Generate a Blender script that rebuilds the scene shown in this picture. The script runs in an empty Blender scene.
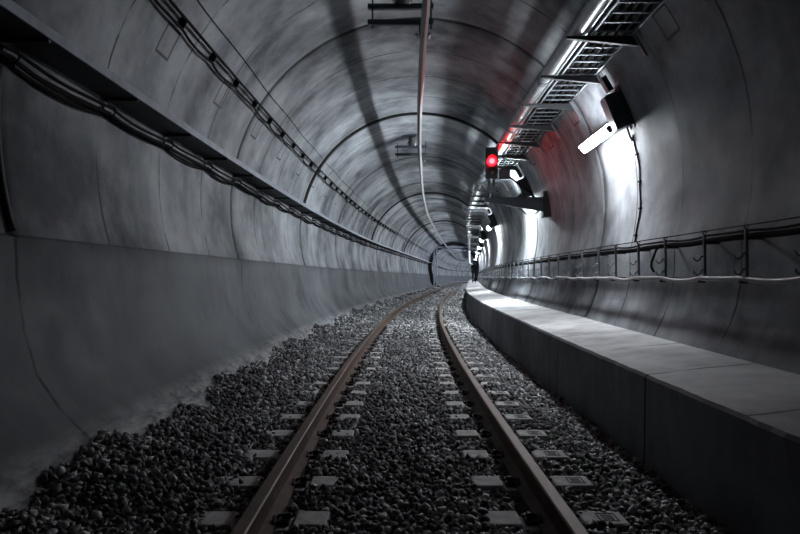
import bpy, bmesh, math, random
import numpy as np
from mathutils import Vector
random.seed(7); rng = np.random.default_rng(7)
SC = bpy.context.scene
COL = SC.collection
EYE = 1.32                      # eye height above the ballast datum
# ------------------------------------------------------------------ track alignment
S1, S2, RR = 34.0, 118.0, 530.0
def off(s):
    if s <= S1: return s*s/RR
    o = S1*S1/RR; k = 2*S1/RR
    if s <= S2: return o + k*(s-S1)
    return o + k*(s-S1) + (s-S2)**2/RR
def slope(s):
    if s <= S1: return 2*s/RR
    k = 2*S1/RR
    return k if s <= S2 else k + 2*(s-S2)/RR
def head(s): return math.atan(slope(s))
def P(s, X, h):
    t = head(s)
    return Vector((off(s)+X*math.cos(t), s-X*math.sin(t), h+EYE))
def frange(a, b, d):
    n = max(1, int(round((b-a)/d)))
    return [a+(b-a)*i/n for i in range(n+1)]
def stations(a, b):
    out = []
    s = a
    while s < b:
        out.append(s)
        s += 0.35 if s < 22 else (0.7 if s < 45 else 1.4)
    out.append(b)
    return out

# ------------------------------------------------------------------ mesh helpers
class MB:
    def __init__(self): self.v=[]; self.f=[]; self.m=[]; self.uv=None
    def add(self, vs, fs, mi=0):
        b=len(self.v); self.v += [tuple(x) for x in vs]
        self.f += [tuple(b+i for i in f) for f in fs]; self.m += [mi]*len(fs)
        return self
    def obox(self, c, a, b, d, mi=0, taper=1.0):
        """box: centre c, half vectors a, b, d; taper scales the +a end"""
        c,a,b,d = Vector(c),Vector(a),Vector(b),Vector(d)
        vs=[]
        for sa in (-1,1):
            k = taper if sa>0 else 1.0
            for sb in (-1,1):
                for sd in (-1,1): vs.append(c+a*sa+b*sb*k+d*sd*k)
        fs=[(0,1,3,2),(4,6,7,5),(0,4,5,1),(2,3,7,6),(0,2,6,4),(1,5,7,3)]
        return self.add(vs,fs,mi)
    def box(self, x0,x1,y0,y1,z0,z1, mi=0):
        return self.obox(((x0+x1)/2,(y0+y1)/2,(z0+z1)/2),((x1-x0)/2,0,0),(0,(y1-y0)/2,0),(0,0,(z1-z0)/2),mi)
    def tube(self, pts, r, n=8, mi=0, caps=True):
        pts=[Vector(p) for p in pts]
        rs = r if isinstance(r,(list,tuple)) else [r]*len(pts)
        vs=[]; prev=None
        for i,p in enumerate(pts):
            t=(pts[min(i+1,len(pts)-1)]-pts[max(i-1,0)]).normalized()
            if prev is None:
                u = t.orthogonal().normalized()
            else:
                u = prev - t*prev.dot(t)
                u = u.normalized() if u.length>1e-6 else t.orthogonal().normalized()
            prev=u; w=t.cross(u)
            for k in range(n):
                a=2*math.pi*k/n
                vs.append(p+(u*math.cos(a)+w*math.sin(a))*rs[i])
        fs=[]
        for i in range(len(pts)-1):
            for k in range(n):
                fs.append((i*n+k, i*n+(k+1)%n, (i+1)*n+(k+1)%n, (i+1)*n+k))
        if caps:
            fs.append(tuple(reversed(range(n)))); fs.append(tuple((len(pts)-1)*n+k for k in range(n)))
        return self.add(vs,fs,mi)
    def sweep(self, prof, ss, closed=True, mi=0, mis=None, caps=True):
        """prof: list of (X,h) or a function of s giving that list; swept along the track"""
        vs=[]; n=None
        for s in ss:
            pr = prof(s) if callable(prof) else prof
            n=len(pr)
            vs += [P(s,x,h) for x,h in pr]
        fs=[]; ms=[]
        for i in range(len(ss)-1):
            for k in range(n if closed else n-1):
                fs.append((i*n+k,(i+1)*n+k,(i+1)*n+(k+1)%n,i*n+(k+1)%n)); ms.append(mis[k] if mis else mi)
        if closed and caps:
            fs.append(tuple(range(n))); fs.append(tuple((len(ss)-1)*n+k for k in reversed(range(n)))); ms += [mi,mi]
        b=len(self.v); self.v += [tuple(x) for x in vs]
        self.f += [tuple(b+i for i in f) for f in fs]; self.m += ms
        return self
    def build(self, name, mats, parent=None, smooth=False, bevel=0):
        me=bpy.data.meshes.new(name); me.from_pydata(self.v,[],self.f)
        if not isinstance(mats,(list,tuple)): mats=[mats]
        for m in mats: me.materials.append(m)
        me.polygons.foreach_set('material_index', self.m)
        bm=bmesh.new(); bm.from_mesh(me); bmesh.ops.recalc_face_normals(bm,faces=bm.faces)
        bm.to_mesh(me); bm.free()
        if smooth: me.polygons.foreach_set('use_smooth',[True]*len(me.polygons))
        o=bpy.data.objects.new(name,me); COL.objects.link(o)
        if bevel:
            md=o.modifiers.new('bevel','BEVEL'); md.width=bevel; md.segments=2; md.limit_method='ANGLE'
        if parent: o.parent=parent
        return o
def empty(name, s=None, X=0, h=0):
    o=bpy.data.objects.new(name,None); COL.objects.link(o); o.empty_display_size=.1
    if s is not None:
        o.location=P(s,X,h); o.rotation_euler=(0,0,-head(s))
    return o
def tag(o,label=None,cat=None,group=None,kind=None):
    if label: o['label']=label
    if cat: o['category']=cat
    if group: o['group']=group
    if kind: o['kind']=kind
    return o
def dup(root):
    r=root.copy(); COL.objects.link(r)
    for ch in list(root.children):
        c=ch.copy(); COL.objects.link(c); c.parent=r
        for g in list(ch.children):
            d=g.copy(); COL.objects.link(d); d.parent=c
    return r
def place(o,s,X=0,h=0):
    o.location=P(s,X,h); o.rotation_euler=(0,0,-head(s)); return o
ONES=['','first','second','third','fourth','fifth','sixth','seventh','eighth','ninth','tenth','eleventh','twelfth','thirteenth',
 'fourteenth','fifteenth','sixteenth','seventeenth','eighteenth','nineteenth']
TENS={20:'twent',30:'thirt',40:'fort',50:'fift',60:'sixt'}
CARD=['','first','second','third','fourth','fifth','sixth','seventh','eighth','ninth']
def nth(n):
    if n<20: return ONES[n]
    t=TENS[n//10*10]
    return t+'ieth' if n%10==0 else t+'y-'+CARD[n%10]
def circ(cx,ch,r,n=8):
    return [(cx+r*math.cos(2*math.pi*k/n), ch+r*math.sin(2*math.pi*k/n)) for k in range(n)]

# ------------------------------------------------------------------ materials
def mat(name, color=(.5,.5,.5), rough=.6, metal=0., spec=.5, emit=None, strength=0., noise=None, bump=0.):
    m=bpy.data.materials.new(name); m.use_nodes=True
    nt=m.node_tree; b=nt.nodes['Principled BSDF']
    b.inputs['Base Color'].default_value=(*color,1); b.inputs['Roughness'].default_value=rough
    b.inputs['Metallic'].default_value=metal; b.inputs['Specular IOR Level'].default_value=spec
    if emit:
        b.inputs['Emission Color'].default_value=(*emit,1); b.inputs['Emission Strength'].default_value=strength
    if noise:
        sc_,lo,hi=noise
        tc=nt.nodes.new('ShaderNodeTexCoord'); n=nt.nodes.new('ShaderNodeTexNoise')
        n.inputs['Scale'].default_value=sc_; n.inputs['Detail'].default_value=6
        nt.links.new(tc.outputs['Object'],n.inputs['Vector'])
        r=nt.nodes.new('ShaderNodeValToRGB')
        r.color_ramp.elements[0].position=.32; r.color_ramp.elements[1].position=.68
        r.color_ramp.elements[0].color=(*[c*lo for c in color],1); r.color_ramp.elements[1].color=(*[min(1,c*hi) for c in color],1)
        nt.links.new(n.outputs['Fac'],r.inputs['Fac']); nt.links.new(r.outputs['Color'],b.inputs['Base Color'])
        if bump:
            bp=nt.nodes.new('ShaderNodeBump'); bp.inputs['Strength'].default_value=bump; bp.inputs['Distance'].default_value=.01
            nt.links.new(n.outputs['Fac'],bp.inputs['Height']); nt.links.new(bp.outputs['Normal'],b.inputs['Normal'])
    return m
class NT:
    def __init__(s,m): s.nt=m.node_tree
    def n(s,t,**k):
        x=s.nt.nodes.new(t)
        for a,v in k.items(): setattr(x,a,v)
        return x
    def l(s,a,b): s.nt.links.new(a,b)
    def math(s,op,a,b=None,c=None):
        x=s.n('ShaderNodeMath',operation=op)
        for i,v in enumerate((a,b,c)):
            if v is None: continue
            if isinstance(v,(int,float)): x.inputs[i].default_value=v
            else: s.l(v,x.inputs[i])
        return x.outputs[0]
    def noise(s,vec,scale,detail=5,rough=.55):
        x=s.n('ShaderNodeTexNoise'); x.inputs['Scale'].default_value=scale; x.inputs['Detail'].default_value=detail
        x.inputs['Roughness'].default_value=rough; s.l(vec,x.inputs['Vector']); return x.outputs['Fac']
    def stretch(s,u,v,ku,kv):
        x=s.n('ShaderNodeCombineXYZ'); s.l(s.math('MULTIPLY',u,ku),x.inputs[0]); s.l(s.math('MULTIPLY',v,kv),x.inputs[1]); return x.outputs[0]
    def rampv(s,f,a,b):
        x=s.n('ShaderNodeMapRange'); x.inputs[1].default_value=a; x.inputs[2].default_value=b
        x.clamp=True; s.l(f,x.inputs[0]); return x.outputs[0]
    def periodic(s,u,u0,p):       # distance to the nearest of u0 + k p
        f=s.math('FRACT',s.math('ADD',s.math('DIVIDE',s.math('SUBTRACT',u,u0),p),.5))
        return s.math('MULTIPLY',s.math('ABSOLUTE',s.math('SUBTRACT',f,.5)),p)
def concrete(name, dark, light, streak=(1.6,.22), panel=None, ring=None, pockets=None, rough=.70, foot=None, sheen=.22):
    m=bpy.data.materials.new(name); m.use_nodes=True; g=NT(m); b=g.nt.nodes['Principled BSDF']
    uvn=g.n('ShaderNodeUVMap'); uvn.uv_map='UVMap'
    sp=g.n('ShaderNodeSeparateXYZ'); g.l(uvn.outputs[0],sp.inputs[0]); u,v=sp.outputs[0],sp.outputs[1]
    tc=g.n('ShaderNodeTexCoord'); ob=tc.outputs['Object']
    big=g.rampv(g.noise(ob,.75,4,.6),.32,.68)
    mid=g.rampv(g.noise(ob,3.2,6,.58),.30,.70)
    st=g.rampv(g.noise(g.stretch(u,v,*streak),2.2,6,.6),.30,.70)
    fine=g.noise(ob,38,4,.7)
    fac=g.rampv(g.math('ADD',g.math('ADD',g.math('MULTIPLY',big,.56),g.math('MULTIPLY',mid,.20)),g.math('ADD',g.math('MULTIPLY',st,.12),g.math('MULTIPLY',fine,.14))),.20,.80)
    if ring:                      # each cast ring and panel has its own tone
        for off_,per,amp in ((ring[0]+5.6*40.,ring[1],.12),(ring[0],1.4,.08)):
            wn=g.n('ShaderNodeTexWhiteNoise',noise_dimensions='1D')
            g.l(g.math('FLOOR',g.math('DIVIDE',g.math('SUBTRACT',u,off_),per)),wn.inputs['W'])
            fac=g.math('ADD',fac,g.math('MULTIPLY',g.math('SUBTRACT',wn.outputs[0],.5),amp))
    ramp=g.n('ShaderNodeMix',data_type='RGBA'); g.l(fac,ramp.inputs[0])
    ramp.inputs[6].default_value=(*dark,1); ramp.inputs[7].default_value=(*light,1)
    col=ramp.outputs[2]
    # small dark pits and drips
    vor=g.n('ShaderNodeTexVoronoi'); vor.inputs['Scale'].default_value=7; g.l(ob,vor.inputs['Vector'])
    pit=g.math('LESS_THAN',vor.outputs['Distance'],.055)
    lines=g.math('MULTIPLY',pit,.5)
    def mx(a,b_): return g.math('MAXIMUM',a,b_)
    wob=g.math('MULTIPLY',g.math('SUBTRACT',g.noise(ob,2.5,3),.5),.05)
    uw=g.math('ADD',u,wob)
    if panel:
        d=g.periodic(uw,panel[0],panel[1])
        brk=g.rampv(g.noise(ob,1.7,3),.36,.5)
        lines=mx(lines,g.math('MULTIPLY',g.math('MULTIPLY',g.math('LESS_THAN',d,.016),.95),brk))
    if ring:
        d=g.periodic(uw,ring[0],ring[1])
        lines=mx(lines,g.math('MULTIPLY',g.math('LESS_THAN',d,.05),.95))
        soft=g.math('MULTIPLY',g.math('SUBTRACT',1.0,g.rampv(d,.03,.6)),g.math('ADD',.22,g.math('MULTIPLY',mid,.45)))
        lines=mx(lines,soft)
    if pockets:
        u0,p,v0,v1,hs=pockets
        pu=g.periodic(u,u0,p)
        pv=g.math('MINIMUM',g.math('ABSOLUTE',g.math('SUBTRACT',v,v0)),g.math('ABSOLUTE',g.math('SUBTRACT',v,v1)))
        mm=mx(pu,pv); o=g.math('LESS_THAN',g.math('ABSOLUTE',g.math('SUBTRACT',mm,hs)),.016)
        lines=mx(lines,g.math('MULTIPLY',o,.9))
    mul=g.n('ShaderNodeMix',data_type='RGBA'); mul.blend_type='MULTIPLY'; mul.inputs[0].default_value=1
    g.l(col,mul.inputs[6])
    inv=g.math('SUBTRACT',1.0,g.math('MULTIPLY',lines,.82))
    cc=g.n('ShaderNodeCombineXYZ'); [g.l(inv,cc.inputs[i]) for i in range(3)]
    g.l(cc.outputs[0],mul.inputs[7]); col=mul.outputs[2]
    if foot:                      # pale cement splashes just above the ballast
        fm=g.math('MULTIPLY',g.math('SUBTRACT',1.0,g.rampv(v,foot[0],foot[1])),g.rampv(g.noise(g.stretch(u,v,2.5,5),1.5,6,.7),.38,.62))
        fx=g.n('ShaderNodeMix',data_type='RGBA'); g.l(g.math('MULTIPLY',fm,.7),fx.inputs[0]); g.l(col,fx.inputs[6]); fx.inputs[7].default_value=(*foot[2],1)
        col=fx.outputs[2]
    g.l(col,b.inputs['Base Color'])
    g.l(g.math('ADD',rough-.12,g.math('MULTIPLY',mid,.25)),b.inputs['Roughness'])
    b.inputs['Specular IOR Level'].default_value=sheen
    bp=g.n('ShaderNodeBump'); bp.inputs['Strength'].default_value=.16; bp.inputs['Distance'].default_value=.02
    hgt=g.math('SUBTRACT',g.math('ADD',g.math('MULTIPLY',fine,.12),g.math('MULTIPLY',mid,.35)),g.math('MULTIPLY',lines,.6))
    g.l(hgt,bp.inputs['Height']); g.l(bp.outputs['Normal'],b.inputs['Normal'])
    return m

# tunnel cross-section
CX,CH,R0 = .245,1.12,2.9
def wallX(h,side=1,r=R0): return CX+side*math.sqrt(max(0,r*r-(h-CH)**2))
prof=[]                                     # (X, h, region)  0 lower left, 1 upper left, 2 vault, 3 right
for x,h in [(-1.25,-1.62),(-1.62,-1.38),(-1.98,-1.08),(-2.20,-.86),(-2.35,-.64),(-2.44,-.35),(-2.485,0),(-2.495,.265)]: prof.append((x,h))
nl=len(prof)
a0=math.pi-math.asin((.285-CH)/R0); a1=math.asin((.33-CH)/R0)
NA=64
for k in range(NA+1):
    a=a0+(a1-a0)*k/NA
    prof.append((CX+R0*math.cos(a), CH+R0*math.sin(a)))
for x,h in [(3.038,.12),(3.025,-.08),(2.985,-.26),(2.925,-.42),(2.85,-.57),(2.78,-.70),(2.70,-.88)]: prof.append((x,h))
prof=np.array(prof); seg=np.linalg.norm(np.diff(prof,axis=0),axis=1); VV=np.concatenate([[0],np.cumsum(seg)])
tan=np.gradient(prof,axis=0); tan/=np.linalg.norm(tan,axis=1)[:,None]
outn=np.stack([-tan[:,1],tan[:,0]],axis=1)   # outward
if outn[nl+NA//2][1]<0: outn=-outn
def v_at(h,side):
    idx=[i for i in range(len(prof)) if (prof[i,0]-CX)*side>0 and nl<=i<=nl+NA]
    i=min(idx,key=lambda i:abs(prof[i,1]-h)); return float(VV[i])
v_kink=float(VV[nl])
M={}
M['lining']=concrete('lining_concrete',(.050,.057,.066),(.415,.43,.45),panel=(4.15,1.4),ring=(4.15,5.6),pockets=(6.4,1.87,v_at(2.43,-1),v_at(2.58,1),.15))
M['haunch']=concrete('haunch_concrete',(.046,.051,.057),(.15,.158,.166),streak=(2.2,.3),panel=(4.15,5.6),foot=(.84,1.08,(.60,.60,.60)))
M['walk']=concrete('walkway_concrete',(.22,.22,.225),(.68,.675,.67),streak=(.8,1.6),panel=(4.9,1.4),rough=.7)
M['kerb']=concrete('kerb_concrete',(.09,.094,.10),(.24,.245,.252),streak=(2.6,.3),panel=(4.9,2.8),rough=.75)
M['bed']=mat('trackbed',(.06,.06,.065),.9,noise=(6,.5,1.4))
M['sleeper']=mat('sleeper_concrete',(.62,.61,.59),.75,noise=(14,.7,1.15),bump=.3)
M['mark']=mat('sleeper_recess',(.12,.12,.12),.8)
M['clip']=mat('clip_steel',(.02,.02,.022),.6,.2)
M['rust']=mat('rail_rust',(.105,.060,.040),.65,.15,noise=(9,.6,1.35))
M['railhead']=mat('rail_head',(.135,.090,.066),.58,.3,noise=(5,.8,1.2))
M['galv']=mat('galvanised_steel',(.42,.44,.46),.38,.75,noise=(7,.75,1.15))
M['lip']=mat('pale_tray_lip',(.20,.235,.265),.5,.2,noise=(6,.75,1.15))
M['galvd']=mat('dull_galvanised',(.20,.22,.24),.55,.5,noise=(6,.7,1.2))
M['tray']=mat('tray_dark_steel',(.035,.038,.042),.6,.3)
M['cable']=mat('black_cable',(.008,.008,.009),.8,spec=.06)
M['cableg']=mat('grey_cable',(.24,.24,.25),.5)
M['dark']=mat('dark_paint',(.025,.028,.033),.5)
M['bluegrey']=mat('bluegrey_steel',(.045,.06,.075),.5,.3)
M['ins']=mat('insulator',(.035,.032,.032),.45)
M['alu']=mat('conductor_aluminium',(.13,.137,.15),.42,.6)
M['copper']=mat('contact_wire',(.35,.18,.10),.4,.8)
M['white']=mat('white_fitting',(.6,.6,.6),.5)
M['lamp']=mat('lamp_diffuser',(.9,.9,.9),.4,emit=(.87,.94,1),strength=420)
M['lampdim']=mat('lamp_diffuser_dim',(.9,.9,.9),.4,emit=(.90,.945,1),strength=130)  # nearest lamp, output lowered only to balance the light around it
M['lampmid']=mat('lamp_diffuser_far',(.9,.9,.9),.4,emit=(.87,.94,1),strength=270)
M['lampc']=mat('lamp_diffuser_cool',(.9,.9,.9),.4,emit=(.78,.87,1.0),strength=300)
M['red']=mat('red_lens',(.6,.02,.02),.3,emit=(1,.0004,.001),strength=170)
M['redhot']=mat('red_lens_core',(.9,.3,.3),.3,emit=(1,.22,.24),strength=2.6)
M['lensoff']=mat('unlit_lens',(.10,.06,.05),.15)
M['seal']=mat('black_rubber',(.012,.012,.013),.6)
M['frame']=mat('portal_steel',(.40,.44,.50),.5,.3)
M['cloth']=mat('dark_workwear',(.010,.011,.014),.9,spec=.05)
M['skin']=mat('skin',(.30,.18,.13),.6)
M['vest']=mat('dark_jacket',(.012,.013,.017),.9,spec=.05)

# ------------------------------------------------------------------ lining
def lining(name,i0,i1,midx):
    st=[]
    joints=[4.15+5.6*k for k in range(-2,6)]
    for s in stations(-9,230):
        if all(abs(s-j)>.08 for j in joints): st.append((s,0))
    for j in joints:
        st += [(j-.055,0),(j-.022,.035),(j+.022,.035),(j+.055,0)]
    st.sort()
    vs=[];n=i1-i0+1
    for s,d in st:
        for i in range(i0,i1+1):
            dd = d if i>=nl else 0
            vs.append(P(s,prof[i,0]+outn[i,0]*dd,prof[i,1]+outn[i,1]*dd))
    fs=[];ms=[]
    for a in range(len(st)-1):
        for k in range(n-1):
            fs.append((a*n+k,a*n+k+1,(a+1)*n+k+1,(a+1)*n+k)); ms.append(midx(i0+k))
    me=bpy.data.meshes.new(name); me.from_pydata([tuple(v) for v in vs],[],fs)
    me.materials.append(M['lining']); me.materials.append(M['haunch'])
    me.polygons.foreach_set('material_index',ms); me.polygons.foreach_set('use_smooth',[i0+(q%(n-1))!=nl-1 for q in range(len(fs))])
    uv=me.uv_layers.new(name='UVMap')
    li=np.zeros(len(me.loops),dtype=np.int32); me.loops.foreach_get('vertex_index',li)
    U=np.array([st[i//n][0] for i in range(len(vs))]); V=np.array([VV[i0+i%n] for i in range(len(vs))])
    uv.data.foreach_set('uv',np.stack([U[li],V[li]],axis=1).astype(np.float32).ravel())
    me.validate(); o=bpy.data.objects.new(name,me); COL.objects.link(o); tag(o,kind='structure')
    return o
iL=min((i for i in range(nl,nl+NA//2)),key=lambda i:abs(prof[i,1]-1.68))
iR=min((i for i in range(nl+NA//2,nl+NA)),key=lambda i:abs(prof[i,1]-2.72))
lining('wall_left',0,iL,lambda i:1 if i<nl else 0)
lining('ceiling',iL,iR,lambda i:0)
lining('wall_right',iR,len(prof)-1,lambda i:0)
def strip(name,prof_fn,ss,mats,mis,kind='structure'):
    """open swept strip with UV (s, arc length)"""
    vs=[];V=[];U=[];n=None
    for s in ss:
        pr=prof_fn(s); n=len(pr); d=0
        for k,(x,h) in enumerate(pr):
            if k: d+=math.hypot(x-pr[k-1][0],h-pr[k-1][1])
            vs.append(tuple(P(s,x,h))); V.append(d); U.append(s)
    fs=[];ms=[]
    for a in range(len(ss)-1):
        for k in range(n-1): fs.append((a*n+k,a*n+k+1,(a+1)*n+k+1,(a+1)*n+k)); ms.append(mis[k])
    me=bpy.data.meshes.new(name); me.from_pydata(vs,[],fs)
    for m in mats: me.materials.append(m)
    me.polygons.foreach_set('material_index',ms)
    uv=me.uv_layers.new(name='UVMap'); li=np.zeros(len(me.loops),dtype=np.int32); me.loops.foreach_get('vertex_index',li)
    uv.data.foreach_set('uv',np.stack([np.array(U)[li],np.array(V)[li]],axis=1).astype(np.float32).ravel())
    o=bpy.data.objects.new(name,me); COL.objects.link(o)
    if kind: tag(o,kind=kind)
    return o
strip('floor',lambda s:[(-1.5,-1.55),(0,-1.55),(2.9,-1.55)],stations(-9,230),[M['bed']],[0,0])
def hw(s):                                  # walkway top below the eye
    return -(.765-.0085*(s-3)) if s<10 else -max(.52,.7055-.0042*(s-10))
WX=1.93
def walk_prof(s):
    h=hw(s); j=.004*math.sin(s*9.1)+.004*math.sin(s*23.7)
    return [(WX-.01,-1.56),(WX,-1.2),(WX+.004+j,h-.03),(WX+.022+j,h-.006),(WX+.10,h),(2.4,h+.045),(2.86,h+.085)]
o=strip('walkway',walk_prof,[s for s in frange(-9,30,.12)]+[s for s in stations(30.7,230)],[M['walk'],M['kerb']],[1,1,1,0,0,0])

# ------------------------------------------------------------------ rails and sleepers
TC=.073; GX=.7525
RT=-1.12; RB=-1.292
def rail_prof(c):
    pts=[(-.036,RT-.006),(-.028,RT),(.028,RT),(.036,RT-.006),(.034,RT-.036),(.010,RT-.052),(.008,RT-.10),(.011,RB+.03),(.072,RB+.012),(.075,RB),
         (-.075,RB),(-.072,RB+.012),(-.011,RB+.03),(-.008,RT-.10),(-.010,RT-.052),(-.034,RT-.036)]
    return [(c+x,h) for x,h in pts]
rm=[1,1,1]+[0]*13
for side,word in ((-1,'left'),(1,'right')):
    m=MB(); m.sweep(rail_prof(TC+side*GX),stations(-3,150),mis=rm)
    o=m.build('rail',[M['rust'],M['railhead']])
    tag(o,'rusty brown steel running rail, %s one of the pair, %s'%(word,'nearer the sloping left wall' if side<0 else 'nearer the raised walkway'),'rail')
def block_profile(sgn):
    # lateral distance from track centre, top height
    pl=-1.262
    return [(.41,-1.46),(.41,pl-.01),(.42,pl),(.585,pl),(.605,RB),(.895,RB),(.915,pl),(1.135,pl),(1.145,pl-.01),(1.145,-1.46)]
def make_sleeper(detail):
    root=empty('sleeper')
    for sg in (-1,1):
        m=MB(); pr=block_profile(sg); n=len(pr); vs=[]
        for y in (-.095,.095):
            vs += [(sg*x,y,h-RB) for x,h in pr]
        fs=[(k,(k+1)%n,n+(k+1)%n,n+k) for k in range(n)]+[tuple(range(n)),tuple(range(2*n-1,n-1,-1))]
        m.add(vs,fs); b=m.build('concrete_block',M['sleeper'],root,bevel=.008 if detail else 0)
        if detail:
            for q in (-1,1):
                c=MB(); x=sg*GX+q*.105
                c.box(x-.03,x+.03,-.04,.04,-.004,.022); c.tube([(x-q*.045,-.05,.02),(x-q*.05,0,.036),(x-q*.045,.05,.02),(x+q*.02,.055,.026),(x+q*.04,0,.034)],.009,6)
                c.tube([(x+q*.005,0,.02),(x+q*.005,0,.055)],.017,6)
                c.build('rail_clip',M['clip'],root)
            if sg>0:
                r=MB(); z=-1.262-RB+.001
                x0,x1,y0,y1,w=1.00,1.10,-.055,.055,.009
                r.box(x0,x1,y0,y0+w,z-.003,z+.0015); r.box(x0,x1,y1-w,y1,z-.003,z+.0015); r.box(x0,x0+w,y0,y1,z-.003,z+.0015); r.box(x1-w,x1,y0,y1,z-.003,z+.0015)
                r.box(x0+.02,x1-.02,y0+.02,y1-.02,z-.003,z+.0006); r.box(x0+.025,x1-.025,-.02,-.008,z-.003,z+.001); r.box(x0+.025,x1-.025,.012,.022,z-.003,z+.001)
                o=r.build('stamped_mark',M['mark'],b)
    t=MB(); t.box(-.42,.42,-.02,.02,-.13,-.06); t.build('tie_bar',M['rust'],root)
    return root
SLP=[3.33+.6*k for k in range(60)]
sl1=make_sleeper(True); sl2=make_sleeper(False)
for k,s in enumerate(SLP):
    o = sl1 if k==0 else (dup(sl1) if k<22 else (sl2 if k==22 else dup(sl2)))
    place(o,s,TC,RB)
    if k<30:
        tag(o,'%s pale concrete twin-block sleeper in the ballast, counting from the bottom of the photo'%nth(k+1),'sleeper','sleepers under the rails')
    else:
        tag(o,'small distant pale concrete sleeper in the ballast where the track bends right','sleeper','sleepers under the rails')

# ------------------------------------------------------------------ ballast
def bal_h(X,s):
    h=np.interp(X,[-2.2,-1.95,-1.75,-1.45,-1.15,-.9,.0,1.2,1.55,1.95],[-1.12,-1.13,-1.155,-1.205,-1.255,-1.278,-1.276,-1.285,-1.36,-1.46])
    nearw=np.clip((-1.2-X)/.5,0,1)
    h=h+nearw*(.040*np.sin(s*1.9+.6)+.030*np.sin(s*4.7+1.1)+.022*np.sin(s*9.3))
    return h+.018*np.sin(s*3.1+X*4)*np.cos(s*1.7-X*5.3)
def ico():
    t=(1+5**.5)/2
    v=np.array([(-1,t,0),(1,t,0),(-1,-t,0),(1,-t,0),(0,-1,t),(0,1,t),(0,-1,-t),(0,1,-t),(t,0,-1),(t,0,1),(-t,0,-1),(-t,0,1)],float)
    v/=np.linalg.norm(v[0])
    f=np.array([(0,11,5),(0,5,1),(0,1,7),(0,7,10),(0,10,11),(1,5,9),(5,11,4),(11,10,2),(10,7,6),(7,1,8),(3,9,4),(3,4,2),(3,2,6),(3,6,8),(3,8,9),(4,9,5),(2,4,11),(6,2,10),(8,6,7),(9,8,1)])
    return v,f
def ballast():
    pts=[]
    for (a,b,sp,r) in ((2.2,6.5,.033,.025),(6.5,13,.041,.029),(13,22,.062,.038),(22,45,.11,.06),(45,74,.2,.10)):
        xs=np.arange(-2.1,WX-.02,sp); ys=np.arange(a,b,sp)
        X,Y=np.meshgrid(xs,ys); X=X.ravel()+rng.uniform(-.5,.5,X.size)*sp; Y=Y.ravel()+rng.uniform(-.5,.5,Y.size)*sp
        rad=r*rng.uniform(.55,1.25,X.size)
        pts.append(np.stack([X,Y,rad],1))
    p=np.concatenate(pts); X,Y,rad=p.T
    h=bal_h(X,Y)+rng.uniform(-.022,.012,X.size)
    # clear of the wall, rails and bare concrete patches
    q=np.array([(-2.35,-.64),(-2.20,-.86),(-1.98,-1.08),(-1.62,-1.38)])
    xw=np.interp(-h,-q[:,1],q[:,0])
    keep=(X-rad*.9>xw)&(X+rad<WX)
    d=np.abs(X-TC)
    keep&=~(np.abs(d-GX)<.08+rad*.7)
    k=(Y-3.33)/.6; dz=np.abs(k-np.round(k))*.6; onrow=(np.round(k)>=0)&(np.round(k)<60)
    band=(Y<25)
    patch=onrow&band&(dz<.082+rad*.3)&(((d>.42-rad*.2)&(d<np.where(X<0,1.06,1.13)+rad*.2)))
    patch&=~((rng.uniform(size=X.size)<np.interp(Y,[4,9,16],[.05,.14,.25])))
    keep&=~patch
    seat=(d>.6)&(d<.9); h=np.where(seat,h-.02,h)
    X,Y,rad,h=X[keep],Y[keep],rad[keep],h[keep]
    n=X.size; iv,if_=ico()
    off_=np.where(Y<=S1,Y*Y/RR,S1*S1/RR+2*S1/RR*(Y-S1)); sl=np.where(Y<=S1,2*Y/RR,2*S1/RR); th=np.arctan(sl)
    C=np.stack([off_+X*np.cos(th),Y-X*np.sin(th),h+EYE],1)
    V=iv[None]*rng.uniform(.55,1.35,(n,12,1))
    V=V*rng.uniform(.5,1.3,(n,1,3))
    A=rng.normal(size=(n,4)); A/=np.linalg.norm(A,axis=1)[:,None]; w,x,y,z=A.T
    Rm=np.stack([1-2*(y*y+z*z),2*(x*y-z*w),2*(x*z+y*w),2*(x*y+z*w),1-2*(x*x+z*z),2*(y*z-x*w),2*(x*z-y*w),2*(y*z+x*w),1-2*(x*x+y*y)],1).reshape(n,3,3)
    V=np.einsum('nij,nkj->nki',Rm,V)*rad[:,None,None]+C[:,None]
    F=(if_[None]+12*np.arange(n)[:,None,None]).reshape(-1,3)
    V=V.reshape(-1,3); col=np.repeat(rng.uniform(size=n),12)
    # bed of finer stone under the loose ones
    bs=np.array(stations(-3,150)); bs=np.concatenate([np.arange(-3,2,.35),np.arange(2,22,.15),np.arange(22,150,.7)])
    bx=np.linspace(-2.3,WX,40); gx,gs=np.meshgrid(bx,bs)
    hh=bal_h(gx,gs)-.045
    xl=np.interp(-hh,-q[:,1],q[:,0]); gx=np.maximum(gx,xl-.02)
    gv=np.array([tuple(P(float(s),float(a),float(c))) for a,s,c in zip(gx.ravel(),gs.ravel(),hh.ravel())])
    nx=len(bx); ii=np.arange(len(bs)-1)[:,None]*nx+np.arange(nx-1)[None]
    gf=np.concatenate([np.stack([ii,ii+1,ii+nx+1],-1).reshape(-1,3),np.stack([ii,ii+nx+1,ii+nx],-1).reshape(-1,3)])+len(V)
    col=np.concatenate([col,rng.uniform(.2,.6,len(gv))]); V=np.concatenate([V,gv]); F=np.concatenate([F,gf])
    me=bpy.data.meshes.new('ballast'); me.vertices.add(len(V)); me.vertices.foreach_set('co',V.astype(np.float32).ravel())
    me.loops.add(len(F)*3); me.loops.foreach_set('vertex_index',F.astype(np.int32).ravel())
    me.polygons.add(len(F)); me.polygons.foreach_set('loop_start',np.arange(0,len(F)*3,3,dtype=np.int32))
    me.update(calc_edges=True)
    at=me.attributes.new('tone','FLOAT','POINT'); at.data.foreach_set('value',col.astype(np.float32))
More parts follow.
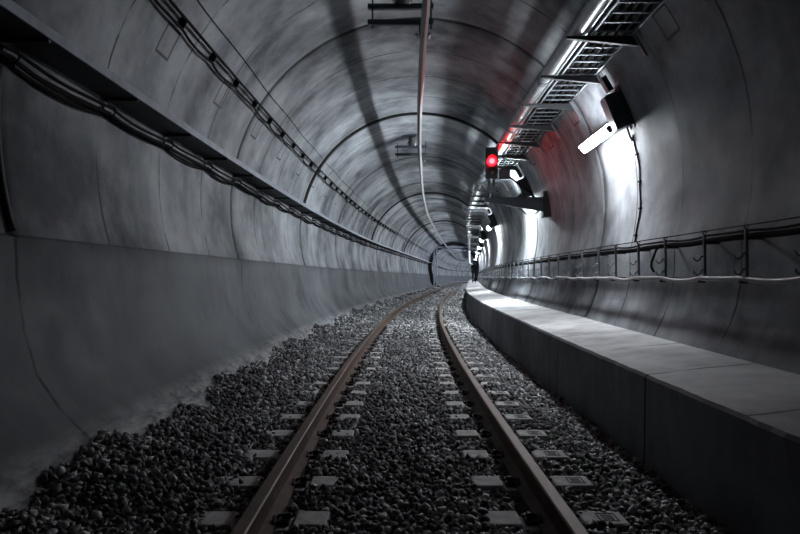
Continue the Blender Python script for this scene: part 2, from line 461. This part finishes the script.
    m=bpy.data.materials.new('crushed_stone'); m.use_nodes=True; g=NT(m); b=g.nt.nodes['Principled BSDF']
    an=g.n('ShaderNodeAttribute'); an.attribute_name='tone'; rp=g.n('ShaderNodeValToRGB'); g.l(an.outputs['Fac'],rp.inputs[0])
    e=rp.color_ramp.elements; e[0].color=(.055,.055,.058,1); e[1].color=(.60,.595,.59,1); x=e.new(.62); x.color=(.17,.17,.173,1)
    tc=g.n('ShaderNodeTexCoord'); nf=g.noise(tc.outputs['Object'],60,4,.7)
    mm=g.n('ShaderNodeMix',data_type='RGBA'); mm.blend_type='MULTIPLY'; mm.inputs[0].default_value=.6; g.l(rp.outputs[0],mm.inputs[6])
    cc=g.n('ShaderNodeCombineXYZ'); [g.l(g.math('ADD',nf,.5),cc.inputs[i]) for i in range(3)]; g.l(cc.outputs[0],mm.inputs[7])
    g.l(mm.outputs[2],b.inputs['Base Color']); b.inputs['Roughness'].default_value=.6
    me.materials.append(m)
    o=bpy.data.objects.new('ballast',me); COL.objects.link(o)
    tag(o,'bed of grey crushed stone ballast heaped up to the left wall','gravel',kind='stuff')
ballast()

# ------------------------------------------------------------------ left side: tray, slung cables, twin cable, wire
ss=stations(-6,150)
LT=1.60
def xl(h): return wallX(h,-1)
root=empty('cable_tray',0,-2.45,LT)
def unroot(o):                       # world-space mesh under a placed root
    bpy.context.view_layer.update(); o.parent=root; o.matrix_parent_inverse=root.matrix_world.inverted(); return o
lip=MB().sweep([(-2.31,LT-.01),(-2.295,LT-.01),(-2.295,LT+.062),(-2.335,LT+.062),(-2.335,LT+.055),(-2.31,LT+.055)],ss); unroot(lip.build('side_rail',M['lip']))
pan=MB().sweep([(-2.62,LT),(-2.31,LT),(-2.31,LT+.006),(-2.62,LT+.006)],ss); unroot(pan.build('tray_floor',M['tray']))
bk=MB().sweep([(-2.625,LT),(-2.612,LT),(-2.612,LT+.09),(-2.625,LT+.09)],ss); unroot(bk.build('wall_rail',M['tray']))
tag(root,'long dark steel cable tray along the left wall with a pale front lip','cable tray')
# cables lying in the tray
for i,(x,r) in enumerate(((-2.56,.024),(-2.49,.028))):
    o=MB().sweep(circ(x,LT+.007+r,r,8),ss).build('power_cable',M['cable'],smooth=True)
    tag(o,'black power cable lying in the left wall tray, %s'%('against the wall' if i==0 else 'nearer the lip'),'cable','cables in the left tray')
HS=[4.2+1.4*k for k in range(-1,26)]
proto=None
def xt(h): return wallX(h,-1)
for k,s in enumerate(HS):
    if proto is None:
        proto=empty('tray_bracket')
        b=MB()
        b.box(0,.31,-.014,.014,-.03,-.002); b.box(0,.012,-.02,.02,-.17,-.002)
        b.build('arm',M['tray'],proto)
        h=MB(); h.tube([(.012,0,-.06),(.05,0,-.065),(.10,0,-.09),(.11,0,-.13),(.08,0,-.165),(.012,0,-.17)],.008,6); h.tube([(.07,0,-.165),(.075,0,-.21)],.006,6)
        h.build('cable_hook',M['cable'],proto); o=proto
    else: o=dup(proto)
    place(o,s,-2.622,LT)
    if s<3: lab='steel bracket with cable hook under the left tray, at the left edge of the photo'
    elif s<24: lab='dark bracket with cable hook under the left wall tray, %s from the left edge'%nth(k+1)
    else: lab='small distant dark bracket under the left wall tray near the bend'
    tag(o,lab,'bracket','brackets under the left tray')
def sag(s,s0,p,a,ph=0):
    f=((s-s0)/p)%1.0
    return -a*4*f*(1-f)
cs=[s for s in frange(-1,30,.14)]+frange(30.5,180,.7)
for i,(dx,dh,a,r,ph,w) in enumerate(((.085,-.098,.030,.014,0,'topmost'),(.055,-.135,.045,.019,.7,'middle'),(.020,-.150,.06,.014,1.9,'lowest'))):
    f=lambda s,dx=dx,dh=dh,a=a,ph=ph: (-2.622+dx+.012*math.sin(s*5+ph), LT+dh+sag(s,4.2,1.4,a*(.8+.3*math.sin(math.floor((s-4.2)/1.4)*2.3+ph))))
    o=MB().tube([P(s,*f(s)) for s in cs],r,7).build('slung_cable',M['cable'],smooth=True)
    tag(o,'black cable sagging between hooks under the left wall tray, %s of three'%w,'cable','cables slung under the left tray')
# twin cable high on the left
A1=2.63; X1=xt(A1)
ang=math.atan2(A1-CH,X1-CX); tx,th_=-math.sin(ang),math.cos(ang)      # along the wall, downward on the left
def wallpt(a,d):                     # angle, stand-off inward
    return (CX+(R0-d)*math.cos(a), CH+(R0-d)*math.sin(a))
o=MB().tube([P(s,*wallpt(ang-.013,.07)) for s in cs],.017,7).build('radiating_cable',M['cable'],smooth=True)
tag(o,'straight black cable on the upper left vault, upper one of the clipped pair','cable')
o=MB().tube([P(s,*wallpt(ang+.022+.012*sag(s,3.4,1.0,1)*-1*(.6+.5*math.sin(s*1.9)),.06+.012*math.sin(s*6.3))) for s in cs],.015,7).build('feeder_cable',M['cable'],smooth=True)
tag(o,'wavy black cable on the upper left vault, lower one of the clipped pair','cable')
proto=None
for k in range(34):
    s=3.4+k
    if proto is None:
        proto=empty('cable_clip')
        c=MB(); a=wallpt(ang-.02,0); o0=wallpt(ang,0)
        rel=lambda aa,d:(wallpt(aa,d)[0]-o0[0],0,wallpt(aa,d)[1]-o0[1])
        c.obox(Vector(rel(ang+.004,.04)),Vector(rel(ang+.020,0))-Vector(rel(ang,0)),(0,.008,0),Vector(rel(ang,.04))-Vector(rel(ang,.005)))
        c.build('strap',M['cable'],proto); o=proto
    else: o=dup(proto)
    place(o,s,*wallpt(ang,0))
    tag(o,('black clip holding the twin cable on the upper left vault, %s from the top edge'%nth(max(1,k-1))) if 2<=k<22 else ('small black clip of the twin cable far along the left vault' if k>=22 else 'black clip of the twin cable at the top left edge of the photo%s'%(', outermost' if k==0 else '')),'clip','clips of the twin cable')
A2=2.87; an2=math.atan2(A2-CH,xt(A2)-CX)
o=MB().tube([P(s,*wallpt(an2+.003*math.sin(s*2.1),.010)) for s in cs],.006,6).build('thin_wire',M['cable'],smooth=True)
tag(o,'thin black wire fixed to the vault above the twin cable on the left','wire')

# black joint seals round the vault
for s,lab,w in ((15.35,'black rubber seal strip arching over the nearer vault joint','near'),(29.8,'black rubber seal strip arching over the vault further down the tunnel','far'),(44.6,'small black arched seal strip close to the dark portal','last')):
    m=MB(); aa=[math.pi-math.asin((1.72-CH)/R0)+(math.asin((2.9-CH)/R0)-math.pi+math.asin((1.72-CH)/R0))*k/48 for k in range(49)]
    m.tube([P(s,*wallpt(a,.02)) for a in aa],.042 if s<20 else .05,8)
    tag(m.build('joint_seal',M['seal'],smooth=True),lab,'seal strip','seal strips on the vault')

m=MB(); m.tube([P(4.15,*wallpt(math.pi-math.asin((.30-CH)/R0)+(math.asin((.30-CH)/R0)-math.asin((1.40-CH)/R0))*k/10,.015)) for k in range(11)],.03,8)
tag(m.build('joint_seal',M['seal'],smooth=True),'black seal strip on the wall joint at the left edge under the tray','seal strip','seal strips on the vault')
m=MB(); m.tube([P(4.15,*wallpt(math.pi-math.asin((1.76-CH)/R0)+(math.asin((1.76-CH)/R0)-math.asin((3.2-CH)/R0))*k/16,.015)) for k in range(17)],.03,8)
tag(m.build('joint_seal',M['seal'],smooth=True),'black seal strip on the vault above the tray in the top left corner','seal strip','seal strips on the vault')

# ------------------------------------------------------------------ overhead conductor rail and supports
KH=3.20
def kx(s): return float(np.interp(s,[-6,7.3,18.8,26.5,35,43.8,60,77,150,230],[.30,.33,.265,.14,-.06,-.22,-.30,-.30,.2,.2]))
KX=kx(8.5)
root=empty('conductor_rail',0,.3,KH)
unroot(MB().sweep(lambda s:[(kx(s)+a,KH+b) for a,b in ((-.05,.075),(.05,.075),(.05,.06),(.028,.045),(.034,-.06),(.012,-.085),(-.012,-.085),(-.034,-.06),(-.028,.045),(-.05,.06))],frange(-6,150,.7)).build('aluminium_profile',M['alu']))
unroot(MB().sweep(lambda s:circ(kx(s),KH-.089,.009,8),frange(-6,150,.7)).build('contact_wire',M['copper'],smooth=True))
tag(root,'overhead aluminium conductor rail running along the crown of the tunnel','conductor rail')
proto=None
SUP=[8.5,17.7]
for k,s in enumerate(SUP):
    if proto is None:
        proto=empty('rail_support')           # local origin: track lateral 0, eye height
        z=EYE*0
        top=CH+math.sqrt(R0**2-(CX-.04)**2)
        MB().box(-.10,.18,-.12,.12,top-.025,top+.02).build('ceiling_plate',M['bluegrey'],proto)
        MB().box(-.26,.15,-.06,.06,top-.06,top-.02).build('flange_plate',M['bluegrey'],proto)
        ins=MB(); zz=[top-.03,top-.07,top-.08,3.87,3.86,3.83,3.82,3.79,3.78,3.76,3.75,3.69]; rr=[.06,.06,.09,.095,.07,.11,.07,.125,.07,.14,.10,.12]
        ins.tube([(.03,0,a) for a in zz],rr,14); ins.build('insulator',M['ins'],proto,smooth=True)
        for zc in (3.67,3.455):
            b=MB(); b.box(-.435,.455,-.035,.035,zc-.035,zc+.035); b.box(-.437,.457,-.045,-.03,zc-.012,zc+.012); b.build('crossbar',M['bluegrey'],proto,bevel=.004)
        for x in (-.37,.425):
            MB().tube([(x,0,3.36),(x,0,3.80)],.012,8).build('threaded_rod',M['bluegrey'],proto)
        for x in (-.07,.13):
            MB().tube([(x,-.05,3.69),(x,-.05,3.77)],.015,8).build('bolt',M['white'],proto)
        xk=.31
        c=MB(); c.box(xk-.05,xk+.05,-.06,.06,3.272,3.43); c.build('hanger_clamp',M['bluegrey'],proto)
        for x in (xk-.085,xk+.085):
            MB().tube([(x,-.07,3.27),(x,.07,3.27)],.022,10).build('clamp_bolt',M['galv'],proto)
        o=proto
    else: o=dup(proto)
    place(o,s,0,0)
    lab=['blue-grey crossbar support of the overhead rail at the top edge of the photo','crossbar support with insulator on the vault between the two black seal strips and top edge',
         'third crossbar support of the overhead rail from the top edge','fourth crossbar support of the overhead rail from the top edge'][k] if k<4 else 'small distant crossbar support of the overhead rail'
    if k==1: lab='crossbar support with insulator hanging just beyond the first black seal strip'
    tag(o,lab,'support','supports of the overhead conductor rail')

# ------------------------------------------------------------------ right side: pipe, ladder tray, brackets
PX,PH,PR=2.03,2.80,.085
root=empty('steel_pipe',0,PX,PH)
unroot(MB().sweep(circ(PX,PH,PR,18),ss).build('pipe_wall',M['galv'],smooth=True))
for s in [2.9+3.0*k for k in range(0,14)]:
    unroot(MB().sweep(circ(PX,PH,PR+.014,18),[s-.05,s-.04,s+.04,s+.05]).build('coupling',M['galvd'],smooth=False))
o=MB().sweep(circ(2.125,2.765,.026,10),ss).build('conduit',M['galv'],smooth=True); tag(o,'thin shiny steel conduit squeezed between the pipe and the ladder tray','conduit')
tag(root,'shiny galvanised pipe running beside the ladder tray under the right vault','pipe')
TX0,TX1,TH=2.17,2.63,2.74
root=empty('ladder_tray',0,2.4,TH)
for x,nm in ((TX0,'a'),(TX1-.012,'b')):
    unroot(MB().sweep([(x,TH-.02),(x+.025,TH-.02),(x+.025,TH-.012),(x+.008,TH-.012),(x+.008,TH+.07),(x,TH+.07)],ss).build('side_rail',M['galvd']))
rest=MB(); k=0
s=2.0
while s<60:
    t=MB() if k<100 else rest
    c=P(s,(TX0+TX1)/2,TH); a=P(s,TX1,TH)-c; d=P(s+.02,(TX0+TX1)/2,TH)-c
    t.obox(c,a,d*.55,(0,0,.008))
    if k<100: unroot(t.build('rung',M['galvd']))
    k+=1; s+=.25
tag(unroot(rest.build('rung',M['galvd'])),kind='stuff')
tag(root,'ladder cable tray with pale rungs under the right side of the vault','cable tray')
for i,(x,r) in enumerate(((2.24,.028),(2.32,.034),(2.42,.03),(2.52,.036),(2.60,.025))):
    o=MB().tube([P(s,x+.012*math.sin(s*.9+i*2),TH+.012+r) for s in cs],r,8).build('power_cable',M['cable'],smooth=True)
    tag(o,'black power cable on the right ladder tray, %s from the pipe'%nth(i+1),'cable','cables on the ladder tray')
proto=None
for k in range(44):
    s=4.3+1.4*k
    if proto is None:
        proto=empty('cantilever_bracket')
        b=MB(); xw=wallX(2.66)
        b.add([(1.90,-.025,2.715),(1.90,.025,2.715),(1.90,-.025,2.69),(1.90,.025,2.69),(xw-.02,-.025,2.715),(xw-.02,.025,2.715),(xw+.03,-.025,2.60),(xw+.03,.025,2.60)],
              [(0,1,3,2),(4,6,7,5),(0,4,5,1),(2,3,7,6),(0,2,6,4),(1,5,7,3)])
        b.build('arm',M['tray'],proto)
        p=MB(); a=math.asin((2.62-CH)/R0); c0=wallpt(a,.012); t=(-math.sin(a),math.cos(a)); n=(math.cos(a),math.sin(a))
        p.obox((c0[0],0,c0[1]),(t[0]*.15,0,t[1]*.15),(0,.05,0),(n[0]*.014,0,n[1]*.014)); p.build('wall_plate',M['galvd'],proto)
        o=proto
    else: o=dup(proto)
    place(o,s,0,0)
    lab='galvanised cantilever bracket carrying the ladder tray, %s from the top edge'%nth(k+1) if k<20 else 'small distant cantilever bracket under the right ladder tray'
    tag(o,lab,'bracket','brackets under the ladder tray')

# ------------------------------------------------------------------ lamps on the right wall
def radial(a,d,y=0):
    x,h=wallpt(a,d); return Vector((x,y,h))
LA=math.radians(18.6); tv=Vector((-math.sin(LA),0,math.cos(LA))); nv=Vector((math.cos(LA),0,math.sin(LA)))
LT_=LA+math.radians(20); tl=Vector((-math.sin(LT_),0,math.cos(LT_))); nl_=Vector((math.cos(LT_),0,math.sin(LT_)))
LC=radial(LA,.19,0)
def make_lamp(mk):
    root=empty('wall_lamp')
    for y in (-.40,.40):
        m=MB().obox(radial(LA,.085,y),tv*.03,(0,.03,0),nv*.095); m.build('standoff',M['dark'],root)
    MB().obox(LC,tl*.075,(0,.60,0),nl_*.018).build('housing',M['dark'],root,bevel=.006)
    MB().obox(LC-nl_*.078,tl*.069,(0,.57,0),nl_*.062).build('diffuser',M[mk],root,bevel=.015)
    for y in (-.585,.585):
        MB().obox(LC-nl_*.064+Vector((0,y,0)),*((tl*.05,(0,.016,0),nl_*.035) if mk=='lampdim' else (tl*.080,(0,.016,0),nl_*.075))).build('end_cap',M['dark'],root,bevel=.006)
    return root
BA=math.radians(21.7); tb=Vector((-math.sin(BA),0,math.cos(BA))); nb=Vector((math.cos(BA),0,math.sin(BA)))
def make_box():
    root=empty('junction_box')
    MB().obox(radial(BA,.125,0),tb*.235,(0,.115,0),nb*.105).build('enclosure',M['dark'],root,bevel=.012)
    l=MB().obox(radial(BA,.238,0),tb*.222,(0,.105,0),nb*.010); l.build('lid',M['dark'],root,bevel=.006)
    m=MB()
    for y in (-.07,.07): m.obox(radial(BA,.01,y),tb*.28,(0,.02,0),nb*.02)
    m.build('mounting_strap',M['tray'],root)
    aa=[BA+.10+(math.asin((2.64-CH)/R0)-BA-.10)*k/5 for k in range(6)]
    m=MB()
    for a,b in zip(aa[:-1],aa[1:]):
        p,q=radial(a,.09,.02),radial(b,.09,.02); c=(p+q)/2; d=(q-p)/2*1.08; n=Vector((math.cos(a),0,math.sin(a)))
        m.obox(c,d,(0,.055,0),n*.035)
    m.build('riser_duct',M['dark'],root)
    m=MB(); m.tube([radial(BA-.07,.06,.05),radial(BA-.13,.05,.05),radial(BA-.15,.03,.05)],.018,8); m.build('cable_gland',M['dark'],root)
    return root
LZ=[8.9,16.05,24.8,33.2,41.6,50.0,58.4]+[66.8+8.4*k for k in range(18)]
l0=make_lamp('lampdim'); l1=make_lamp('lamp'); lm=make_lamp('lampmid'); l2=make_lamp('lampc'); b1=make_box()
lampwords=['bright wall lamp just below the ladder tray, nearest and largest of the wall lamps','wall lamp behind the red signal arm, second nearest of the row','third nearest glowing wall lamp in the row on the right wall',
   'fourth nearest glowing wall lamp in the row on the right wall','fifth nearest glowing wall lamp in the row on the right wall']
boxwords=['dark junction box on the right wall beside the nearest wall lamp','dark junction box on the right wall behind the red signal arm','third nearest dark junction box beside the wall lamps']
for k,s in enumerate(LZ):
    cool=s>57
    o=(l0 if k==0 else (l1 if k==1 else (lm if k==2 else dup(lm)))) if not cool else (l2 if s==58.4 else dup(l2))
    place(o,s,0,0)
    tag(o,lampwords[k] if k<5 else ('small distant glowing wall lamp on the right wall' if not cool else 'tiny cool white wall lamp near and beyond the dark portal'),'lamp','wall lamps along the right wall')
    if k<6:
        o=b1 if k==0 else dup(b1); place(o,s-.725,0,0)
        tag(o,boxwords[k] if k<3 else 'small distant dark junction box beside a wall lamp','junction box','junction boxes beside the lamps')
root=empty('conduit',8.22,0,0)
aa=[BA-.12+(math.asin((.45-CH)/R0)-BA+.12)*k/16 for k in range(17)]
MB().tube([radial(a,.012,.02*math.sin(k)) for k,a in enumerate(aa)],.010,7).build('pipe_run',M['cable'],root,smooth=True)
for k in (3,7,11,15):
    a=aa[k]; MB().obox(radial(a,.012,.02*math.sin(k)),Vector((-math.sin(a),0,math.cos(a)))*.012,(0,.035,0),Vector((math.cos(a),0,math.sin(a)))*.016).build('saddle_clip',M['cable'],root)
tag(root,'thin black conduit running down the right wall from the nearest junction box','conduit')

# ------------------------------------------------------------------ signal
SS=13.8
root=empty('rail_signal',SS,0,0)
m=MB(); 
x0,x1=1.72,wallX(1.6)+.02
m.add([(x0,-.05,1.73),(x0,.05,1.73),(x0,-.05,1.64),(x0,.05,1.64),(x1,-.07,1.74),(x1,.07,1.74),(x1,-.07,1.40),(x1,.07,1.40)],[(0,1,3,2),(4,6,7,5),(0,4,5,1),(2,3,7,6),(0,2,6,4),(1,5,7,3)])
m.build('bracket_arm',M['bluegrey'],root,bevel=.006)
MB().box(wallX(1.6)-.14,wallX(1.6)+.05,-.13,.13,1.30,1.86).build('wall_plate',M['tray'],root,bevel=.008)
HX=1.87
MB().box(HX-.125,HX+.125,-.02,.16,2.16,2.80).build('head_case',M['dark'],root,bevel=.02)
MB().box(HX-.132,HX+.132,-.035,-.02,2.14,2.83).build('backboard',M['dark'],root)
def disc(x,y,z,r,d,n=24): return [(x+r*math.cos(2*math.pi*k/n),y,z+r*math.sin(2*math.pi*k/n)) for k in range(n)]
def lens(zc,m_,nm,r,bul):
    q=MB(); n=24; rings=[(r,-.036),(r*.98,-.045),(r*.7,-.045-bul*.7),(r*.35,-.045-bul*.95)]
    vs=[]; 
    for rr_,y in rings: vs+=disc(HX,y,zc,rr_,0,n)
    fs=[(i*n+k,i*n+(k+1)%n,(i+1)*n+(k+1)%n,(i+1)*n+k) for i in range(len(rings)-1) for k in range(n)]
    fs.append(tuple((len(rings)-1)*n+k for k in range(n))); fs.append(tuple(reversed(range(n))))
    q.add(vs,fs); return q.build(nm,m_,root,smooth=True)
L=lens(2.525,M['red'],'red_lens',.10,.022); L['label']='glowing red lens'
q=MB(); q.add(disc(HX,-.074,2.525,.052,0)+disc(HX,-.060,2.525,.058,0),[tuple(reversed(range(24)))]+[(k,(k+1)%24,24+(k+1)%24,24+k) for k in range(24)])
c=q.build('bright_core',M['redhot'],L)
lens(2.30,M['lensoff'],'dark_lens',.085,.02)
for zc,r in ((2.525,.115),(2.30,.10)):
    m=MB(); n=18; vs=[]
    for k in range(n+1):
        a=math.radians(-20+220*k/n); 
        for y,rr_ in ((-.03,r),(-.17,r*.96),(-.17,r*.96+.008),(-.03,r+.008)): vs.append((HX+rr_*math.cos(a),y if y>-.1 else -.05-.12*max(.15,math.sin(a)),zc+rr_*math.sin(a)))
    fs=[]
    for k in range(n):
        for j in range(4): fs.append((k*4+j,k*4+(j+1)%4,(k+1)*4+(j+1)%4,(k+1)*4+j))
    fs += [(0,1,2,3),(n*4+3,n*4+2,n*4+1,n*4)]
    m.add(vs,fs); m.build('hood',M['dark'],root)
for x in (HX-.055,HX+.05): MB().tube([(x,.05,1.70),(x,.05,2.17)],.03,10).build('post',M['galvd'],root,smooth=True)
MB().box(HX-.10,HX+.09,0,.11,1.86,1.99).build('clamp',M['galvd'],root,bevel=.008)
MB().box(HX+.17,HX+.40,-.02,.16,2.14,2.36).build('terminal_box',M['bluegrey'],root,bevel=.01)
MB().tube([(HX+.39,.07,2.2),(HX+.62,.08,2.02),(HX+.85,.08,1.86),(HX+.95,.05,1.72)],.018,8).build('signal_cable',M['cable'],root,smooth=True)
MB().tube([(2.45,-.08,1.5),(2.6,-.09,1.36),(2.75,-.09,1.34),(2.88,-.06,1.42)],.012,8).build('cable_loop',M['cable'],root,smooth=True)
tag(root,'railway signal glowing red on a tapered arm from the right wall','signal')

# ------------------------------------------------------------------ cable racks on the right wall
RS=[3.6,4.4,5.22,5.95,6.85,7.65,8.5,9.3]+[10.2+.85*k for k in range(34)]
proto=None
for k,s in enumerate(RS):
    if proto is None:
        proto=empty('cable_rack')
        MB().box(2.888,2.912,-.012,.012,-.03,.405).build('post',M['galvd'],proto)
        for z in (.32,-.015):
            MB().box(2.905,3.06,-.012,.012,z-.012,z+.012).build('standoff',M['tray'],proto)
        for z in (.20,.07):
            q=[(2.90,0,z)]+[(2.865-.035+.035*math.cos(a),-.0,z-.01+.042*math.sin(a)) for a in [math.radians(t) for t in (0,-40,-90,-140,-180)]]
            MB().tube(q,[.009,.009,.009,.008,.008,.007],6).build('hook',M['galvd'],proto)
        q=MB(); q.tube([(2.90,0,.395),(2.885,0,.41),(2.89,0,.43),(2.91,0,.432),(2.92,0,.415)],.007,6); q.build('wire_eye',M['tray'],proto)
        MB().box(2.84,2.90,-.02,.02,-.055,-.03).build('cable_shelf',M['tray'],proto); o=proto
    else: o=dup(proto)
    place(o,s,0,0)
    if k<24: lab='steel cable rack post with two hooks on the right wall, %s from the right edge'%nth(k+1)
    else: lab='small distant cable rack post on the right wall beyond the signal'
    tag(o,lab,'cable rack','cable racks on the right wall')
def rsag(s,a):
    # sag between rack posts
    import bisect
    i=bisect.bisect_right(RS,s)-1
    if i<0 or i>=len(RS)-1: return 0
    f=(s-RS[i])/(RS[i+1]-RS[i]); return -a*4*f*(1-f)*(.6+.5*math.sin(i*2.7))
cr=frange(-1,26,.11)+frange(26.5,150,.7)
for nm,x,h,r,a,m_,lab in (('rack_cable',2.955,.345,.026,.012,'cable','thick black cable running behind the rack posts on the right wall'),
                       ('rack_cable',2.94,.392,.012,.018,'cable','thinner black cable running just above the thick one on the right wall'),
                       ('guide_wire',2.885,.428,.006,.0,'cable','thin straight wire strung along the tops of the rack posts'),
                       ('rack_cable',2.862,-.012,.024,.028,'cableg','grey cable sagging along the feet of the rack posts above the walkway')):
    o=MB().tube([P(s,x+.006*math.sin(s*4.1),h+(r if 0 else 0)+rsag(s,a)) for s in cr],r,8).build(nm,M[m_],smooth=True)
    tag(o,lab,'cable' if nm!='guide_wire' else 'wire')
# cable end coil hanging on one rack
q=MB(); q.tube([P(7.05,2.93,.36),P(7.06,2.88,.30),P(7.08,2.86,.22),P(7.14,2.86,.17),P(7.17,2.87,.11),P(7.13,2.88,.06)],.013,7)
tag(q.build('cable_tail',M['cable'],smooth=True),'short black cable tail dangling from the thick cable of the rack on the right wall','cable')

# ------------------------------------------------------------------ portal far down the tunnel
SP=72.0
m=MB(); n0=0; pr=[(x,h) for x,h in prof]
def inset(d): return [(prof[i,0]-outn[i,0]*d, prof[i,1]-outn[i,1]*d) for i in range(len(prof))]
outer=inset(-.02); inner=inset(.40)
vs=[]
for s in (SP,SP+.5):
    vs += [P(s,*p) for p in outer]+[P(s,*p) for p in inner]
n=len(prof); fs=[]
for k in range(n-1):
    fs += [(k,k+1,n+k+1,n+k),(2*n+k,3*n+k,3*n+k+1,2*n+k+1),(n+k,n+k+1,3*n+k+1,3*n+k)]
m.add(vs,fs); o=m.build('trim_1',M['seal']); tag(o,kind='structure')
root=empty('portal_frame',SP-.5,0,0)
for x0,x1 in ((-2.02,-1.86),(-1.74,-1.58)):
    MB().box(x0,x1,-.1,.1,-1.3,3.30).build('post',M['frame'],root)
MB().box(-1.80,1.89,-.1,.1,3.30,3.50).build('top_beam',M['frame'],root)
MB().box(-1.60,1.75,-.08,.08,2.95,3.08).build('lower_beam',M['frame'],root)
tag(root,'pale steel portal frame standing in the dark arch at the far end','portal frame')

# ------------------------------------------------------------------ worker on the walkway
def person():
    s,X=53.5,2.48
    root=empty('person',s,X,hw(s)+.055)
    J={'pelvis':((0,0,.98),.15),'waist':((0,0,1.12),.135),'chest':((0,.01,1.34),.165),'neckb':((0,.0,1.50),.075),'neck':((0,-.01,1.57),.058),'head':((0,-.015,1.66),.088),'crown':((0,-.01,1.75),.075)}
    E=[('pelvis','waist'),('waist','chest'),('chest','neckb'),('neckb','neck'),('neck','head'),('head','crown')]
    for sg,t in ((-1,'l'),(1,'r')):
        J.update({'hip'+t:((sg*.095,0,.92),.098),'knee'+t:((sg*.11,-.02,.50),.066),'ankle'+t:((sg*.115,.02,.10),.048),'heel'+t:((sg*.117,.03,.045),.045),'toe'+t:((sg*.13,-.17,.035),.036),
                  'sh'+t:((sg*.19,.01,1.44),.075),'el'+t:((sg*.25,.03,1.16),.05),'wr'+t:((sg*.255,-.04,.93),.034),'palm'+t:((sg*.255,-.06,.85),.038)})
        E+= [('pelvis','hip'+t),('hip'+t,'knee'+t),('knee'+t,'ankle'+t),('ankle'+t,'heel'+t),('heel'+t,'toe'+t),('chest','sh'+t),('sh'+t,'el'+t),('el'+t,'wr'+t),('wr'+t,'palm'+t)]
        for i,(dy,l) in enumerate(((-.035,.075),(-.012,.085),(.012,.08),(.034,.062))):
            J['f%s%d'%(t,i)]=((sg*.25,-.065+dy,.79),.0095); J['g%s%d'%(t,i)]=((sg*.238,-.068+dy,.79-l*.75),.008)
            E+=[('palm'+t,'f%s%d'%(t,i)),('f%s%d'%(t,i),'g%s%d'%(t,i))]
        J['th'+t]=((sg*.235,-.105,.83),.011); J['ti'+t]=((sg*.225,-.125,.79),.009); E+=[('palm'+t,'th'+t),('th'+t,'ti'+t)]
    names=list(J); me=bpy.data.meshes.new('body'); me.from_pydata([J[k][0] for k in names],[(names.index(a),names.index(b)) for a,b in E],[])
    o=bpy.data.objects.new('body',me); COL.objects.link(o); o.parent=root
    sk=o.modifiers.new('skin','SKIN')
    for i,k in enumerate(names):
        d=me.skin_vertices[0].data[i]; d.radius=(J[k][1],J[k][1]*(.75 if k in('pelvis','waist','chest') else 1))
        d.use_root=(k=='pelvis')
    sb=o.modifiers.new('sub','SUBSURF'); sb.levels=sb.render_levels=1
    me.materials.append(M['cloth'])
    # jacket, face, hard hat
    def lathe(zs,rx,ry,nm,m_,cy=0,cx=0):
        q=MB(); n=16; vs=[]
        for z,a,b in zip(zs,rx,ry): vs+=[(cx+a*math.cos(2*math.pi*k/n),cy+b*math.sin(2*math.pi*k/n),z) for k in range(n)]
        fs=[(i*n+k,i*n+(k+1)%n,(i+1)*n+(k+1)%n,(i+1)*n+k) for i in range(len(zs)-1) for k in range(n)]+[tuple(reversed(range(n))),tuple((len(zs)-1)*n+k for k in range(n))]
        q.add(vs,fs); return q.build(nm,m_,root,smooth=True)
    lathe([.86,.95,1.12,1.3,1.42,1.49],[.20,.195,.175,.205,.20,.10],[.15,.145,.13,.15,.14,.09],'jacket',M['vest'])
    lathe([1.715,1.72,1.73,1.79,1.83,1.85],[.135,.14,.118,.108,.075,.02],[.16,.165,.135,.125,.085,.02],'hard_hat',M['cloth'],-.02)
    q=MB(); q.tube([(0,-.085,1.69),(0,-.118,1.655),(0,-.10,1.64)],[.012,.018,.014],8); 
    for sg in (-1,1): q.tube([(sg*.088,0,1.69),(sg*.098,.008,1.665),(sg*.088,0,1.635)],[.012,.02,.012],6); q.tube([(sg*.032,-.095,1.683),(sg*.032,-.10,1.683)],.011,8)
    q.tube([(-.025,-.092,1.612),(0,-.098,1.61),(.025,-.092,1.612)],.007,6)
    q.build('face',M['skin'],root,smooth=True)
    tag(root,'person in dark workwear and hat standing far off on the walkway','person')
person()

# ------------------------------------------------------------------ camera, world, view
cam=bpy.data.cameras.new('camera'); co=bpy.data.objects.new('camera',cam); COL.objects.link(co)
cam.sensor_width=36; cam.sensor_fit='HORIZONTAL'; cam.lens=630/800*36
co.location=(0,0,EYE)
co.rotation_euler=(math.pi/2+math.atan(10/630),0,-math.atan(10.3/630))
cam.clip_start=.05; cam.clip_end=500
SC.camera=co
w=bpy.data.worlds.new('world'); SC.world=w; w.use_nodes=True
bg=w.node_tree.nodes['Background']; bg.inputs[0].default_value=(.6,.75,1,1); bg.inputs[1].default_value=.0005
SC.view_settings.view_transform='Standard'; SC.view_settings.look='None'; SC.view_settings.gamma=1
SC.view_settings.use_curve_mapping=False; SC.view_settings.exposure=0.0
SC.cycles.max_bounces=10; SC.cycles.diffuse_bounces=6; SC.cycles.glossy_bounces=4
SC.cycles.use_denoising=True
SC.cycles.sample_clamp_indirect=4
